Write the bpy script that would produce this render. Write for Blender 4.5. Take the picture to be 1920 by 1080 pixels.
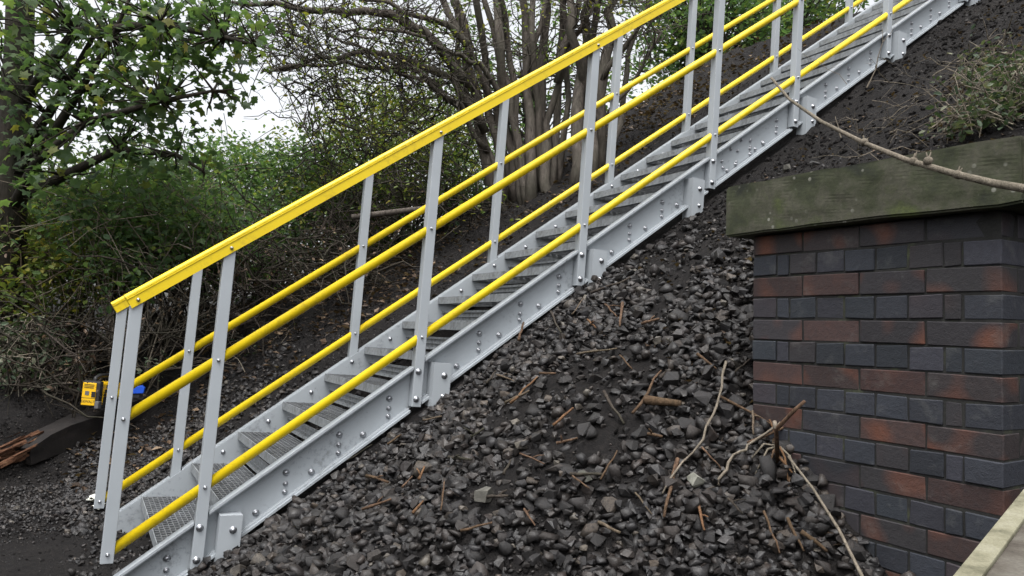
import bpy, bmesh, math, random
import numpy as np
from mathutils import Vector, Matrix
random.seed(7); rng = np.random.default_rng(11)
for o in list(bpy.data.objects): bpy.data.objects.remove(o)
scn = bpy.context.scene; COL = scn.collection
# ------------------------------------------------------------------ camera
ZC = 1.2                                   # eye height above the flat ground at the foot of the stair
F = 1443.12
RT = np.array([0.99707873, -0.00619098, 0.07612932]); UP = np.array([-0.07638064, -0.08081755, 0.99379803]); FW = np.array([0., 0.99670968, 0.08105433])
CAM = np.array([0, 0, ZC])
cam = bpy.data.cameras.new('camera'); camo = bpy.data.objects.new('camera', cam); COL.objects.link(camo)
cam.sensor_width = 36; cam.lens = F/1920*36; cam.clip_start = .05; cam.clip_end = 2000
camo.matrix_world = Matrix(((RT[0], UP[0], -FW[0], 0), (RT[1], UP[1], -FW[1], 0), (RT[2], UP[2], -FW[2], ZC), (0, 0, 0, 1)))
scn.camera = camo
# ------------------------------------------------------------------ sky and sun (overcast)
world = bpy.data.worlds.new('World'); scn.world = world; world.use_nodes = True
nt = world.node_tree; nt.nodes.clear()
sky = nt.nodes.new('ShaderNodeTexSky'); sky.sky_type = 'NISHITA'; sky.sun_disc = False
sky.sun_elevation = math.radians(68); sky.sun_rotation = math.radians(200)
sky.air_density = 1.0; sky.dust_density = 6.0; sky.ozone_density = 1.0
hs = nt.nodes.new('ShaderNodeHueSaturation'); hs.inputs['Saturation'].default_value = .16
bg = nt.nodes.new('ShaderNodeBackground'); bg.inputs['Strength'].default_value = .15
wo = nt.nodes.new('ShaderNodeOutputWorld')
nt.links.new(sky.outputs[0], hs.inputs['Color']); nt.links.new(hs.outputs[0], bg.inputs['Color']); nt.links.new(bg.outputs[0], wo.inputs[0])
sd = bpy.data.lights.new('sun', 'SUN'); sd.energy = .5; sd.angle = math.radians(40); sd.color = (1, .97, .93)
so = bpy.data.objects.new('sun', sd); COL.objects.link(so)
az = math.radians(200)                      # same direction as the sky's sun
sdir = Vector((math.sin(az)*math.cos(math.radians(68)), math.cos(az)*math.cos(math.radians(68)), math.sin(math.radians(68))))
so.rotation_euler = sdir.to_track_quat('Z', 'Y').to_euler(); so.location = (0, -5, 12)
vs = scn.view_settings; vs.view_transform = 'Standard'; vs.look = 'None'; vs.exposure = 1.25; vs.gamma = 1; vs.use_curve_mapping = False
# ------------------------------------------------------------------ materials
def mat(name, col=(.5, .5, .5), rough=.6, spec=.5, metal=0):
    m = bpy.data.materials.new(name); m.use_nodes = True
    b = m.node_tree.nodes['Principled BSDF']
    b.inputs['Base Color'].default_value = (*col, 1); b.inputs['Roughness'].default_value = rough
    b.inputs['Specular IOR Level'].default_value = spec; b.inputs['Metallic'].default_value = metal
    return m
class NT:
    def __init__(s, m): s.t = m.node_tree; s.b = s.t.nodes['Principled BSDF']
    def n(s, typ, **kw):
        nd = s.t.nodes.new(typ)
        for k, v in kw.items():
            if k in nd.inputs.keys(): nd.inputs[k].default_value = v
            else: setattr(nd, k, v)
        return nd
    def l(s, a, b): s.t.links.new(a, b)
    def coords(s, kind='Object'): return s.n('ShaderNodeTexCoord').outputs[kind]
    def noise(s, scale, detail=4, rough=.55, co=None, out='Fac'):
        nd = s.n('ShaderNodeTexNoise', Scale=scale, Detail=detail, Roughness=rough)
        s.l(co if co is not None else s.coords(), nd.inputs['Vector']); return nd.outputs[out]
    def ramp(s, fac, stops):
        r = s.n('ShaderNodeValToRGB'); e = r.color_ramp.elements
        while len(e) < len(stops): e.new(.5)
        for i, (p, c) in enumerate(stops): e[i].position = p; e[i].color = (*c, 1) if len(c) == 3 else c
        s.l(fac, r.inputs[0]); return r.outputs[0]
    def mix(s, fac, a, b, mode='MIX'):
        m = s.n('ShaderNodeMix', data_type='RGBA', blend_type=mode)
        for x, i in ((fac, 0), (a, 6), (b, 7)):
            if isinstance(x, (int, float)): m.inputs[i].default_value = x
            elif isinstance(x, tuple): m.inputs[i].default_value = (*x, 1)
            else: s.l(x, m.inputs[i])
        return m.outputs[2]
    def math(s, op, a, b=0.):
        m = s.n('ShaderNodeMath', operation=op)
        for x, i in ((a, 0), (b, 1)):
            if isinstance(x, (int, float)): m.inputs[i].default_value = x
            else: s.l(x, m.inputs[i])
        return m.outputs[0]
    def bump(s, h, strength=.4, dist=.01):
        b = s.n('ShaderNodeBump', Strength=strength, Distance=dist); s.l(h, b.inputs['Height']); s.l(b.outputs[0], s.b.inputs['Normal'])
    def base(s, c): s.l(c, s.b.inputs['Base Color'])
M = {}
def m_soil():
    m = mat('soil', rough=.9, spec=.2); t = NT(m); co = t.coords()
    a = t.noise(1.3, 6, .6, co); b = t.noise(38, 5, .7, co)
    c = t.ramp(a, [(.3, (.011, .010, .0105)), (.55, (.019, .0173, .0172)), (.75, (.030, .0255, .023))])
    c = t.mix(t.ramp(b, [(.45, (0, 0, 0)), (.75, (1, 1, 1))]), c, (.038, .033, .031)); t.base(c)
    t.bump(t.math('ADD', t.math('MULTIPLY', b, .6), t.noise(140, 4, .7, co)), 1.0, .045); return m
def m_stone():
    m = mat('ballast_stone', rough=.62, spec=.45); t = NT(m); co = t.coords()
    r = t.math('FRACT', t.math('ADD', t.n('ShaderNodeNewGeometry').outputs['Random Per Island'], t.n('ShaderNodeObjectInfo').outputs['Random']))
    c = t.ramp(r, [(0, (.008, .008, .009)), (.4, (.015, .0145, .0155)), (.66, (.027, .026, .028)), (.83, (.036, .027, .023)), (.93, (.052, .045, .041)), (.98, (.085, .066, .05)), (1, (.17, .155, .13))])
    n1 = t.noise(45, 5, .65, co); c = t.mix(t.ramp(n1, [(.38, (0, 0, 0)), (.68, (1, 1, 1))]), t.mix(.6, c, (.009, .008, .008)), c)
    n3 = t.noise(11, 4, .6, co); c = t.mix(t.ramp(n3, [(.42, (0, 0, 0)), (.62, (.8, .8, .8))]), c, (.013, .0105, .009))
    n2 = t.noise(190, 3, .6, co); c = t.mix(t.ramp(n2, [(.62, (0, 0, 0)), (.8, (.55, .55, .55))]), c, (.085, .08, .077)); t.base(c)
    t.l(t.ramp(n1, [(.3, (.7, .7, .7)), (.7, (.34, .34, .34))]), t.b.inputs['Roughness'])
    t.bump(t.math('ADD', n1, t.math('MULTIPLY', n2, .4)), .5, .008); return m
def m_paint(name, col, dirt, dcol, rough=.42, sp=(.62, .72)):
    m = mat(name, col, rough, .45); t = NT(m); co = t.coords()
    a = t.noise(3.0, 6, .6, co); b = t.noise(34, 5, .7, co); d = t.noise(160, 2, .5, co)
    c = t.mix(t.ramp(a, [(.3, (0, 0, 0)), (.75, (1, 1, 1))]), col, tuple(x*.86 for x in col))
    c = t.mix(t.math('MULTIPLY', t.ramp(t.math('MULTIPLY', t.math('ADD', b, a), .5), [(sp[0]-.08, (0, 0, 0)), (sp[1], (1, 1, 1))]), dirt), c, dcol); t.base(c)
    t.l(t.math('ADD', t.math('MULTIPLY', b, .3), rough-.15), t.b.inputs['Roughness'])
    t.bump(d, .08, .003); return m
def m_brick():
    m = mat('brick', rough=.7, spec=.35); t = NT(m); co = t.coords(); oi = t.n('ShaderNodeObjectInfo')
    off = t.n('ShaderNodeVectorMath', operation='SCALE', Scale=31.); cmb = t.n('ShaderNodeCombineXYZ')
    t.l(oi.outputs['Random'], cmb.inputs[0]); t.l(oi.outputs['Random'], cmb.inputs[2]); t.l(cmb.outputs[0], off.inputs[0])
    add = t.n('ShaderNodeVectorMath', operation='ADD'); t.l(co, add.inputs[0]); t.l(off.outputs[0], add.inputs[1]); v = add.outputs[0]
    a = t.noise(8.5, 0, .5, v); b = t.noise(55, 5, .7, v); g = t.noise(260, 3, .6, v); w = t.noise(9, 5, .65, v)
    c = t.mix(t.ramp(b, [(.3, (0, 0, 0)), (.7, (1, 1, 1))]), oi.outputs['Color'], t.mix(.5, oi.outputs['Color'], (.02, .02, .024)))
    fl = t.math('MULTIPLY', t.ramp(a, [(.51, (0, 0, 0)), (.74, (1, 1, 1))]), oi.outputs['Alpha'])
    c = t.mix(fl, c, t.mix(b, (.16, .052, .026), (.075, .036, .026)))
    c = t.mix(t.math('MULTIPLY', t.ramp(w, [(.56, (0, 0, 0)), (.8, (1, 1, 1))]), .42), c, (.15, .15, .14))
    c = t.mix(t.math('MULTIPLY', t.ramp(g, [(.66, (0, 0, 0)), (.74, (1, 1, 1))]), .7), c, (.008, .008, .009)); t.base(c)
    t.bump(t.math('ADD', t.math('ADD', b, t.math('MULTIPLY', w, 1.5)), t.math('MULTIPLY', g, .5)), .55, .005); return m
def m_rocky(name, stops, scale, rough=.85, bs=.5, bd=.008, patch=None):
    m = mat(name, rough=rough, spec=.25); t = NT(m); co = t.coords()
    a = t.noise(scale, 6, .62, co); b = t.noise(scale*14, 5, .7, co)
    c = t.ramp(a, stops); c = t.mix(t.ramp(b, [(.35, (.35, .35, .35)), (.7, (0, 0, 0))]), c, tuple(x*.45 for x in stops[0][1]))
    if patch:
        s = t.n('ShaderNodeTexVoronoi', Scale=30.); t.l(co, s.inputs['Vector'])
        c = t.mix(t.math('MULTIPLY', t.ramp(s.outputs['Distance'], [(.14, (1, 1, 1)), (.24, (0, 0, 0))]), t.ramp(t.noise(7, 3, .5, co), [(.46, (0, 0, 0)), (.6, (1, 1, 1))])), c, patch)
    t.base(c); t.bump(t.math('ADD', a, t.math('MULTIPLY', b, .5)), bs, bd); return m
def m_bark(name, c0, c1, c2, sx=30, sz=5):
    m = mat(name, rough=.85, spec=.2); t = NT(m); mp = t.n('ShaderNodeMapping'); mp.inputs['Scale'].default_value = (1, 1, .25); t.l(t.coords(), mp.inputs[0])
    a = t.noise(sx, 6, .65, mp.outputs[0]); b = t.noise(2.2, 4, .6)
    c = t.ramp(a, [(.3, c0), (.55, c1), (.8, c2)]); c = t.mix(t.ramp(b, [(.4, (0, 0, 0)), (.7, (.7, .7, .7))]), c, tuple(x*.55+.008*(i == 1) for i, x in enumerate(c1))); t.base(c)
    t.bump(a, .7, .02); return m
def m_leaf(name, stops, trans=.4, rough=.55):
    m = mat(name, rough=rough, spec=.3); t = NT(m)
    r = t.math('FRACT', t.math('ADD', t.n('ShaderNodeNewGeometry').outputs['Random Per Island'], t.n('ShaderNodeObjectInfo').outputs['Random']))
    c = t.ramp(r, stops); c = t.mix(t.math('MULTIPLY', t.noise(30, 3), .3), c, t.mix(.5, c, (.02, .02, .01))); t.base(c)
    tr = t.n('ShaderNodeBsdfTranslucent'); t.l(t.mix(1., c, (1.25, 1.35, .7), 'MULTIPLY'), tr.inputs[0])
    mx = t.n('ShaderNodeMixShader'); mx.inputs[0].default_value = trans
    t.l(t.b.outputs[0], mx.inputs[1]); t.l(tr.outputs[0], mx.inputs[2]); t.l(mx.outputs[0], t.t.nodes['Material Output'].inputs[0]); return m
M['soil'] = m_soil(); M['stone'] = m_stone(); M['brick'] = m_brick()
M['grey'] = m_paint('grey_paint', (.355, .385, .41), .75, (.035, .032, .030), sp=(.64, .72))
M['greyc'] = m_paint('grey_post_paint', (.36, .39, .415), .4, (.05, .048, .045), sp=(.70, .8))
M['greyt'] = m_paint('grey_tread', (.26, .28, .295), .85, (.03, .028, .027), .55, sp=(.5, .66))
M['mesh'] = m_paint('galvanised_mesh', (.17, .18, .19), .8, (.02, .02, .02), .45, sp=(.48, .62))
M['yellow'] = m_paint('yellow_coating', (.78, .57, .008), .6, (.20, .13, .02), .40, sp=(.60, .74))
M['bolt'] = mat('bolt_steel', (.33, .34, .36), .3, .5, .9)
M['mortar'] = m_rocky('mortar', [(.3, (.016, .016, .016)), (.56, (.030, .030, .028)), (.72, (.07, .08, .045))], 9)
M['coping'] = m_rocky('coping_stone', [(.32, (.026, .029, .022)), (.43, (.048, .054, .030)), (.53, (.078, .076, .056)), (.60, (.062, .070, .036)), (.72, (.100, .125, .036))], 5.0, .9, .5, .006, (.20, .20, .17))
M['sleeper'] = m_rocky('tarred_wood', [(.3, (.010, .009, .009)), (.6, (.020, .017, .016)), (.8, (.035, .028, .024))], 8)
M['rot'] = m_rocky('rotten_wood', [(.3, (.05, .022, .012)), (.55, (.13, .06, .032)), (.8, (.26, .16, .09))], 26, .9, .9, .02)
M['rail_wood'] = m_rocky('weathered_wood', [(.32, (.11, .105, .07)), (.5, (.22, .21, .145)), (.72, (.29, .28, .21))], 16, .85, .5, .004)
M['rail_wood2'] = m_rocky('weathered_wood_top', [(.32, (.040, .032, .026)), (.5, (.095, .085, .070)), (.72, (.15, .14, .12))], 11, .85, .5, .004)
M['bark'] = m_bark('grey_bark', (.036, .030, .026), (.092, .078, .067), (.165, .145, .125))
M['barkd'] = m_bark('dark_bark', (.018, .015, .013), (.04, .033, .027), (.075, .064, .053))
M['twig'] = m_bark('dead_twig', (.05, .035, .025), (.12, .09, .065), (.22, .18, .14), 60)
M['twigd'] = m_bark('dark_twig', (.022, .018, .015), (.05, .04, .033), (.10, .082, .068), 60)
M['stick'] = m_bark('brown_stick', (.04, .024, .016), (.11, .066, .042), (.23, .15, .10), 70)
M['sticko'] = m_bark('orange_stick', (.06, .032, .018), (.16, .085, .045), (.25, .16, .095), 70)
M['stickp'] = m_bark('pale_stick', (.10, .085, .065), (.20, .17, .135), (.30, .26, .21), 70)
M['maple'] = m_leaf('maple_leaf', [(0, (.050, .088, .048)), (.5, (.078, .130, .060)), (.82, (.11, .165, .065)), (.97, (.15, .18, .06)), (1, (.22, .20, .05))], .52)
M['shrubl'] = m_leaf('shrub_leaf', [(0, (.058, .105, .052)), (.5, (.096, .165, .072)), (.85, (.135, .205, .085)), (1, (.21, .24, .07))], .55)
M['shruby'] = m_leaf('yellowing_leaf', [(0, (.060, .098, .030)), (.4, (.11, .16, .04)), (.8, (.18, .21, .045)), (1, (.30, .26, .05))], .4)
M['ivy'] = m_leaf('ivy_leaf', [(0, (.030, .052, .030)), (.5, (.055, .085, .045)), (.8, (.12, .14, .09)), (1, (.2, .2, .14))], .3)
M['litter'] = m_leaf('dead_leaf', [(0, (.022, .014, .009)), (.45, (.06, .036, .022)), (.8, (.12, .078, .048)), (1, (.24, .17, .11))], .15)
M['dyellow'] = mat('tool_yellow', (.80, .47, .008), .4); M['dblack'] = mat('tool_black', (.014, .014, .015), .55)
M['dgrey'] = mat('tool_grey', (.12, .12, .125), .5); M['blue'] = mat('blue_plastic', (.01, .09, .62), .4)
M['white'] = mat('white_scrap', (.72, .73, .66), .7)
# ------------------------------------------------------------------ mesh helpers
def link(name, me, parent=None, material=None, smooth=False):
    o = bpy.data.objects.new(name, me); COL.objects.link(o)
    if parent is not None: o.parent = parent
    if material is not None and not me.materials: me.materials.append(M[material] if isinstance(material, str) else material)
    if smooth: me.polygons.foreach_set('use_smooth', [True]*len(me.polygons))
    return o
def tag(o, label=None, cat=None, group=None, kind=None):
    for k, v in (('label', label), ('category', cat), ('group', group), ('kind', kind)):
        if v: o[k] = v
    return o
def empty(name, loc=(0, 0, 0), rz=0):
    o = bpy.data.objects.new(name, None); COL.objects.link(o); o.location = loc; o.rotation_euler = (0, 0, rz); o.empty_display_size = .1; return o
def dup(o, parent=None, loc=None):
    c = o.copy(); COL.objects.link(c)
    if parent is not None: c.parent = parent
    if loc is not None: c.location = loc
    return c
class MB:
    def __init__(s): s.v = []; s.f = []
    def hexa(s, c):                          # 8 corners: bottom 4 ccw, top 4 ccw
        n = len(s.v); s.v += [tuple(p) for p in c]
        for q in ((3, 2, 1, 0), (4, 5, 6, 7), (0, 1, 5, 4), (1, 2, 6, 5), (2, 3, 7, 6), (3, 0, 4, 7)): s.f.append(tuple(n+i for i in q))
    def box(s, a, b):
        (x0, y0, z0), (x1, y1, z1) = a, b
        s.hexa([(x0, y0, z0), (x1, y0, z0), (x1, y1, z0), (x0, y1, z0), (x0, y0, z1), (x1, y0, z1), (x1, y1, z1), (x0, y1, z1)])
    def prism(s, ring0, ring1):
        n = len(s.v); k = len(ring0); s.v += [tuple(p) for p in ring0]+[tuple(p) for p in ring1]
        for i in range(k): j = (i+1) % k; s.f.append((n+i, n+j, n+k+j, n+k+i))
        s.f.append(tuple(n+i for i in range(k))[::-1]); s.f.append(tuple(n+k+i for i in range(k)))
    def tube(s, pts, rad, sides=6, cap=True):
        pts = [Vector(p) for p in pts]; n0 = len(s.v); k = len(pts)
        if isinstance(rad, (int, float)): rad = [rad]*k
        ref = Vector((.31, .17, .93))
        for i, p in enumerate(pts):
            d = (pts[min(i+1, k-1)]-pts[max(i-1, 0)])
            d = d.normalized() if d.length > 1e-9 else Vector((0, 0, 1))
            a = d.cross(ref)
            if a.length < 1e-3: a = d.cross(Vector((1, 0, 0)))
            a.normalize(); b = d.cross(a)
            for j in range(sides):
                t = 2*math.pi*j/sides; s.v.append(tuple(p+(a*math.cos(t)+b*math.sin(t))*rad[i]))
        for i in range(k-1):
            for j in range(sides):
                j2 = (j+1) % sides; s.f.append((n0+i*sides+j, n0+i*sides+j2, n0+(i+1)*sides+j2, n0+(i+1)*sides+j))
        if cap: s.f.append(tuple(n0+j for j in range(sides))[::-1]); s.f.append(tuple(n0+(k-1)*sides+j for j in range(sides)))
    def mesh(s, name):
        me = bpy.data.meshes.new(name); me.from_pydata(s.v, [], s.f); me.update(); return me
    def build(s, name, material, parent=None, smooth=False, bevel=0):
        me = s.mesh(name)
        if bevel or True:
            bm = bmesh.new(); bm.from_mesh(me); bmesh.ops.recalc_face_normals(bm, faces=bm.faces)
            if bevel: bmesh.ops.bevel(bm, geom=[e for e in bm.edges if e.calc_face_angle(0) > .5], offset=bevel, segments=2, affect='EDGES', profile=.6)
            bm.to_mesh(me); bm.free()
        return link(name, me, parent, material, smooth)
def raw_mesh(name, V, Fc):                   # V (n,3) array, Fc (m,k) int array
    me = bpy.data.meshes.new(name); m, k = Fc.shape
    me.vertices.add(len(V)); me.vertices.foreach_set('co', np.asarray(V, np.float32).ravel())
    me.loops.add(m*k); me.loops.foreach_set('vertex_index', Fc.astype(np.int32).ravel())
    me.polygons.add(m); me.polygons.foreach_set('loop_start', np.arange(0, m*k, k, dtype=np.int32)); me.update(calc_edges=True); me.shade_flat(); return me
# ------------------------------------------------------------------ the lie of the land
O = np.array([-1.34350791, 3.6161775, -0.72886956+ZC]); PSI = .50198; CP, SP = math.cos(PSI), math.sin(PSI); T = math.tan(.6512)
WL = np.array([.918, 2.9484]); WA = math.radians(-58.15); EX = np.array([math.cos(WA), math.sin(WA)]); EY = np.array([-EX[1], EX[0]])   # brick pier: along its face / into it
def sw(x, y): return (x-O[0])*CP+(y-O[1])*SP, -(x-O[0])*SP+(y-O[1])*CP
def xy(s, w): return O[0]+CP*s-SP*w, O[1]+SP*s+CP*w
def sst(a, b, x): t = np.clip((x-a)/(b-a), 0, 1); return t*t*(3-2*t)
def hsh(i, j, k=0): h = np.sin(i*127.1+j*311.7+k*74.7)*43758.5453; return h-np.floor(h)
def vn(x, y, k=0):
    i, j = np.floor(x), np.floor(y); u, v = x-i, y-j; u = u*u*(3-2*u); v = v*v*(3-2*v)
    return (hsh(i, j, k)*(1-u)+hsh(i+1, j, k)*u)*(1-v)+(hsh(i, j+1, k)*(1-u)+hsh(i+1, j+1, k)*u)*v
def ground(x, y, noise=True):
    x = np.asarray(x, float); y = np.asarray(y, float); s, w = sw(x, y)
    q = (x-WL[0])*EY[0]+(y-WL[1])*EY[1]; a = (x-WL[0])*EX[0]+(y-WL[1])*EX[1]
    pl = O[2]+T*np.minimum(s, 8.2)-.39-.085*sst(1.75, 2.8, s)*(1-.55*sst(3.2, 5, s))*sst(-1.5, -.2, w)*sst(1.6, .9, w)
    u = np.clip(-w-.3, 0, 9); drop = np.minimum(.35*(u/1.37)**2.6, .85+0*u)
    keep = sst(.10, .34, q)*sst(-.30, .0, a); drop = drop*(1-keep)*(1-.8*sst(2.0, 3.3, s))
    z = pl-drop
    fill = np.where((q > .3) & (q < 1.1) & (a > -.02), np.clip((ZC+.66)-z, 0, .5)*sst(.3, .42, q)*sst(1.1, .6, q), 0); z = z+fill
    lo = 0+.0*s
    d = np.clip((z-lo)/.18, -30, 30); z = lo+.18*np.logaddexp(0, d)-.10*np.exp(-np.abs(d)*.6)
    rr = .36-.27*sst(-.2, 2.6, s); far = rr*np.clip(w-1.3, 0, 2.6)
    z = z+far-np.clip(w-4.4-3.2*sst(4.0, 2.2, s), 0, 30)*.55*sst(-1, 1.5, s); z = np.maximum(z, -.15+.0*z)
    z = np.where(s < -3, z*sst(-9, -3, s), z)
    tl = (x+3.26)*.304+(y-4.84)*.953; nl = (x+3.26)*.953-(y-4.84)*.304     # the old sleeper holds the soil back
    z = z-.19*sst(-.26, -.06, nl)*sst(1.0, .15, nl)*sst(-.9, -.3, tl)*sst(2.0, 1.3, tl)*sst(-.05, .2, z)
    if noise:
        z = z+.06*(vn(x*2.1, y*2.1)-.5)+(.03+.03*sst(2.2, 3, s))*(vn(x*6, y*6, 1)-.5)+(.018+.022*sst(2, 3, s))*(vn(x*16, y*16, 2)-.5)
    return z
def ray(u, v): return FW+RT*(u-960)/F+UP*(540-v)/F
def at(u, v, D): return CAM+ray(u, v)*D        # D: depth along the view axis
def hit(u, v, d0=1.2, d1=40.):                 # pixel ray to the ground
    r = ray(u, v); ds = np.concatenate([np.arange(d0, 14, .02), np.arange(14, d1, .2)]); P = CAM+ds[:, None]*r
    below = P[:, 2] < ground(P[:, 0], P[:, 1]); i = int(np.argmax(below)) if below.any() else len(ds)-1
    return P[i]
def proj(P):
    d = np.asarray(P)-CAM; z = d@FW; return 960+F*(d@RT)/z, 540-F*(d@UP)/z, z
gx = np.unique(np.round(np.concatenate([-np.geomspace(7.5, 500, 26), np.arange(-7.4, 6.6, .055), np.geomspace(6.7, 500, 26)]), 4))
gy = np.unique(np.round(np.concatenate([-np.geomspace(1.1, 500, 20), np.arange(-1, 13.0, .055), np.geomspace(13.1, 800, 30)]), 4))
X, Y = np.meshgrid(gx, gy); Z = ground(X, Y)
nx, ny = len(gx), len(gy); idx = np.arange(nx*ny).reshape(ny, nx)
GF = np.stack([idx[:-1, :-1], idx[:-1, 1:], idx[1:, 1:], idx[1:, :-1]], -1).reshape(-1, 4)
g_o = link('ground', raw_mesh('ground', np.stack([X, Y, Z], -1).reshape(-1, 3), GF), None, 'soil', True); tag(g_o, kind='structure')
# ------------------------------------------------------------------ the staircase
HM, HT, HS, HB, W = .581, 1.080, -.134, -.374, 1.147
st = empty('embankment_staircase', tuple(O), PSI)
tag(st, 'long straight grey steel staircase with yellow handrails climbing the black bank', 'staircase')
PS = [-.3675, 0, 1.0017, 1.9787, 2.9695, 3.7285, 4.7326, 5.7316, 6.73, 7.73]
S_END = 8.25; S_BEG = -.62
def sl(s, w, h): return (s, w, s*T+h)
def bar(mb, s0, s1, w0, w1, h0, h1): mb.prism([sl(s0, w0, h0), sl(s0, w1, h0), sl(s0, w1, h1), sl(s0, w0, h1)], [sl(s1, w0, h0), sl(s1, w1, h0), sl(s1, w1, h1), sl(s1, w0, h1)])
def vbox(mb, s0, s1, w0, w1, hb0, ht0): mb.hexa([sl(s0, w0, hb0), sl(s1, w0, hb0-(s1-s0)*T), sl(s1, w1, hb0-(s1-s0)*T), sl(s0, w1, hb0), sl(s0, w0, ht0), sl(s1, w0, ht0), sl(s1, w1, ht0), sl(s0, w1, ht0)])
bm = bmesh.new()                              # one domed bolt with washer, axis -y
def bolt_mesh(r, name):
    mb = MB(); prof = [(r*1.35, 0), (r*1.35, .003), (r*1.02, .0032), (r*.98, .007), (r*.7, .0115), (r*.3, .0135)]
    k = 10; n = 0
    for rr, y in prof: mb.v += [(rr*math.cos(2*math.pi*j/k), -y, rr*math.sin(2*math.pi*j/k)) for j in range(k)]
    for i in range(len(prof)-1):
        for j in range(k): mb.f.append((i*k+j, i*k+(j+1) % k, (i+1)*k+(j+1) % k, (i+1)*k+j))
    mb.f.append(tuple((len(prof)-1)*k+j for j in range(k)))
    me = mb.mesh(name); me.materials.append(M['bolt']); me.polygons.foreach_set('use_smooth', [True]*len(me.polygons)); return me
B_BIG, B_SML, B_SCR = bolt_mesh(.0125, 'bolt'), bolt_mesh(.0098, 'bolt_small'), bolt_mesh(.0062, 'screw')
def bolt(parent, s, w, h, me=B_BIG, name='bolt'):
    o = bpy.data.objects.new(name, me); COL.objects.link(o); o.parent = parent; o.location = sl(s, w, h); return o
legs = [.125, 1.122, 2.085, 2.825, 3.85, 4.85, 5.86]
def stringer(near):
    mb = MB(); w0, wf, wi = (.030, -.024, .037) if near else (W-.030, W+.024, W-.037)
    S_BEG = -.62 if near else -.29; lo, hi = min(w0, wi), max(w0, wi); bar(mb, S_BEG, S_END, lo, hi, HB+.006, HS-.006)
    f0, f1 = min(wf, w0), max(wf, w0); e = .0015 if near else -.0015
    cuts = [S_BEG]+[x for p in PS[1:] for x in (p-.030, p+.031)]+[S_END]
    for i in range(0, len(cuts), 2):
        a, b = cuts[i], cuts[i+1]
        bar(mb, a, b, f0-.0, f1+.0075 if near else f1, HS-.013, HS)
        bar(mb, a+.002, b-.002, f0+.006 if near else f0, f1 if near else f1-.006, HS-.021, HS-.0135)
        bar(mb, a, b, f0, f1+.0075 if near else f1, HB, HB+.013)
        if near: bar(mb, a+.002, b-.002, f0+.02, f1, HB+.0135, HB+.022)
    o = mb.build('stringer', 'grey', st, bevel=0)
    return o
sn_, sf_ = stringer(True), stringer(False)
S0, GO = -.170, .2477; NT_ = 34
for j in range(NT_):
    sk = S0+GO*j
    if sk < 6.2:
        for ds, h, me in ((.048, -.230, B_BIG), (.050, -.284, B_SML), (.051, -.324, B_SML), (.172, -.323, B_BIG)):
            s_ = sk+ds
            if any(abs(s_-p) < .045 for p in PS[1:]) or any(-.07 < s_-l < .075 for l in legs): continue
            if ds < .1 and 3.0 < s_ < 3.2: continue
            bolt(sn_, s_, .030, h+random.uniform(-.002, .002), me)
        if -.1 < sk < 6: bolt(sf_, sk+.172, W-.037, -.180 if j % 4 == 0 else -.2, B_SML)
for u, v in [(850, 720), (882, 728), (900, 677), (943, 678), (942, 717), (967, 719), (942, 745), (1007, 692), (807, 778), (812, 810), (831, 823), (872, 793)]:
    r = ray(u/2.572+1040, v/2.572); nn = np.array([-SP, CP, 0]); P = CAM+r*(((O-CAM)@nn+.022)/(r@nn)); s_, _ = sw(P[0], P[1]); bolt(sn_, s_, .0235, P[2]-O[2]-s_*T, B_SML)
mb = MB(); bar(mb, 3.02, 3.38, .0237, .0298, HB+.026, HS-.028); tag(mb.build('splice_plate', 'grey', st), 'bolted splice plate on the stringer')
# treads: frame, open mesh, kick plate
def tread_meshes():
    fr = MB(); y0, y1 = .040, W-.040; D = .285
    fr.box((0, y0, -.046), (.005, y1, 0)); fr.box((.0052, y0, -.046), (.03, y1, -.042)); fr.box((D-.005, y0, -.04), (D, y1, -.001))
    fr.box((.0052, y0, -.040), (D-.0052, y0+.005, -.0012)); fr.box((.0052, y1-.005, -.040), (D-.0052, y1, -.0012))
    for yy in (.40, .75): fr.box((.0052, yy, -.038), (D-.0052, yy+.006, -.013))
    me = MB(); n = 11; k = 46
    for i in range(1, n):
        x = .005+(D-.01)*i/n; me.box((x-.0024, y0+.0052, -.011+.001*(i % 2)), (x+.0024, y1-.0052, -.001+.0022*(i % 2)))
    for i in range(1, k):
        y = y0+(y1-y0)*i/k
        for q in range(n):
            x0_ = .005+(D-.01)*q/n+.0026; x1_ = .005+(D-.01)*(q+1)/n-.0026; oy = .006*(1 if q % 2 else -1)
            me.box((x0_, y-.0035+oy, -.010), (x1_, y+.0035+oy, -.0018+.003*((q+i) % 2)))
    kp = MB(); x = GO+.050
    kp.box((x, y0, .022), (x+.005, y1, .096)); kp.box((x-.014, y0, .084), (x-.0003, y1, .0975)); kp.box((x-.014, y0, .018), (x-.0003, y1, .033)); kp.box((x-.0135, y0, .055), (x-.0003, y1, .0572))
    return fr, me, kp
fr, me_, kp = tread_meshes()
t0 = fr.build('tread', 'greyt', st); m0 = me_.build('mesh_panel', 'mesh', t0); k0 = kp.build('kick_plate', 'greyt', t0)
for j in range(NT_):
    loc = (S0+GO*j, 0, (S0+GO*j)*T-.133)
    if j == 0: t0.location = loc
    else:
        t = dup(t0, st, loc); dup(m0, t); dup(k0, t)
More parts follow.
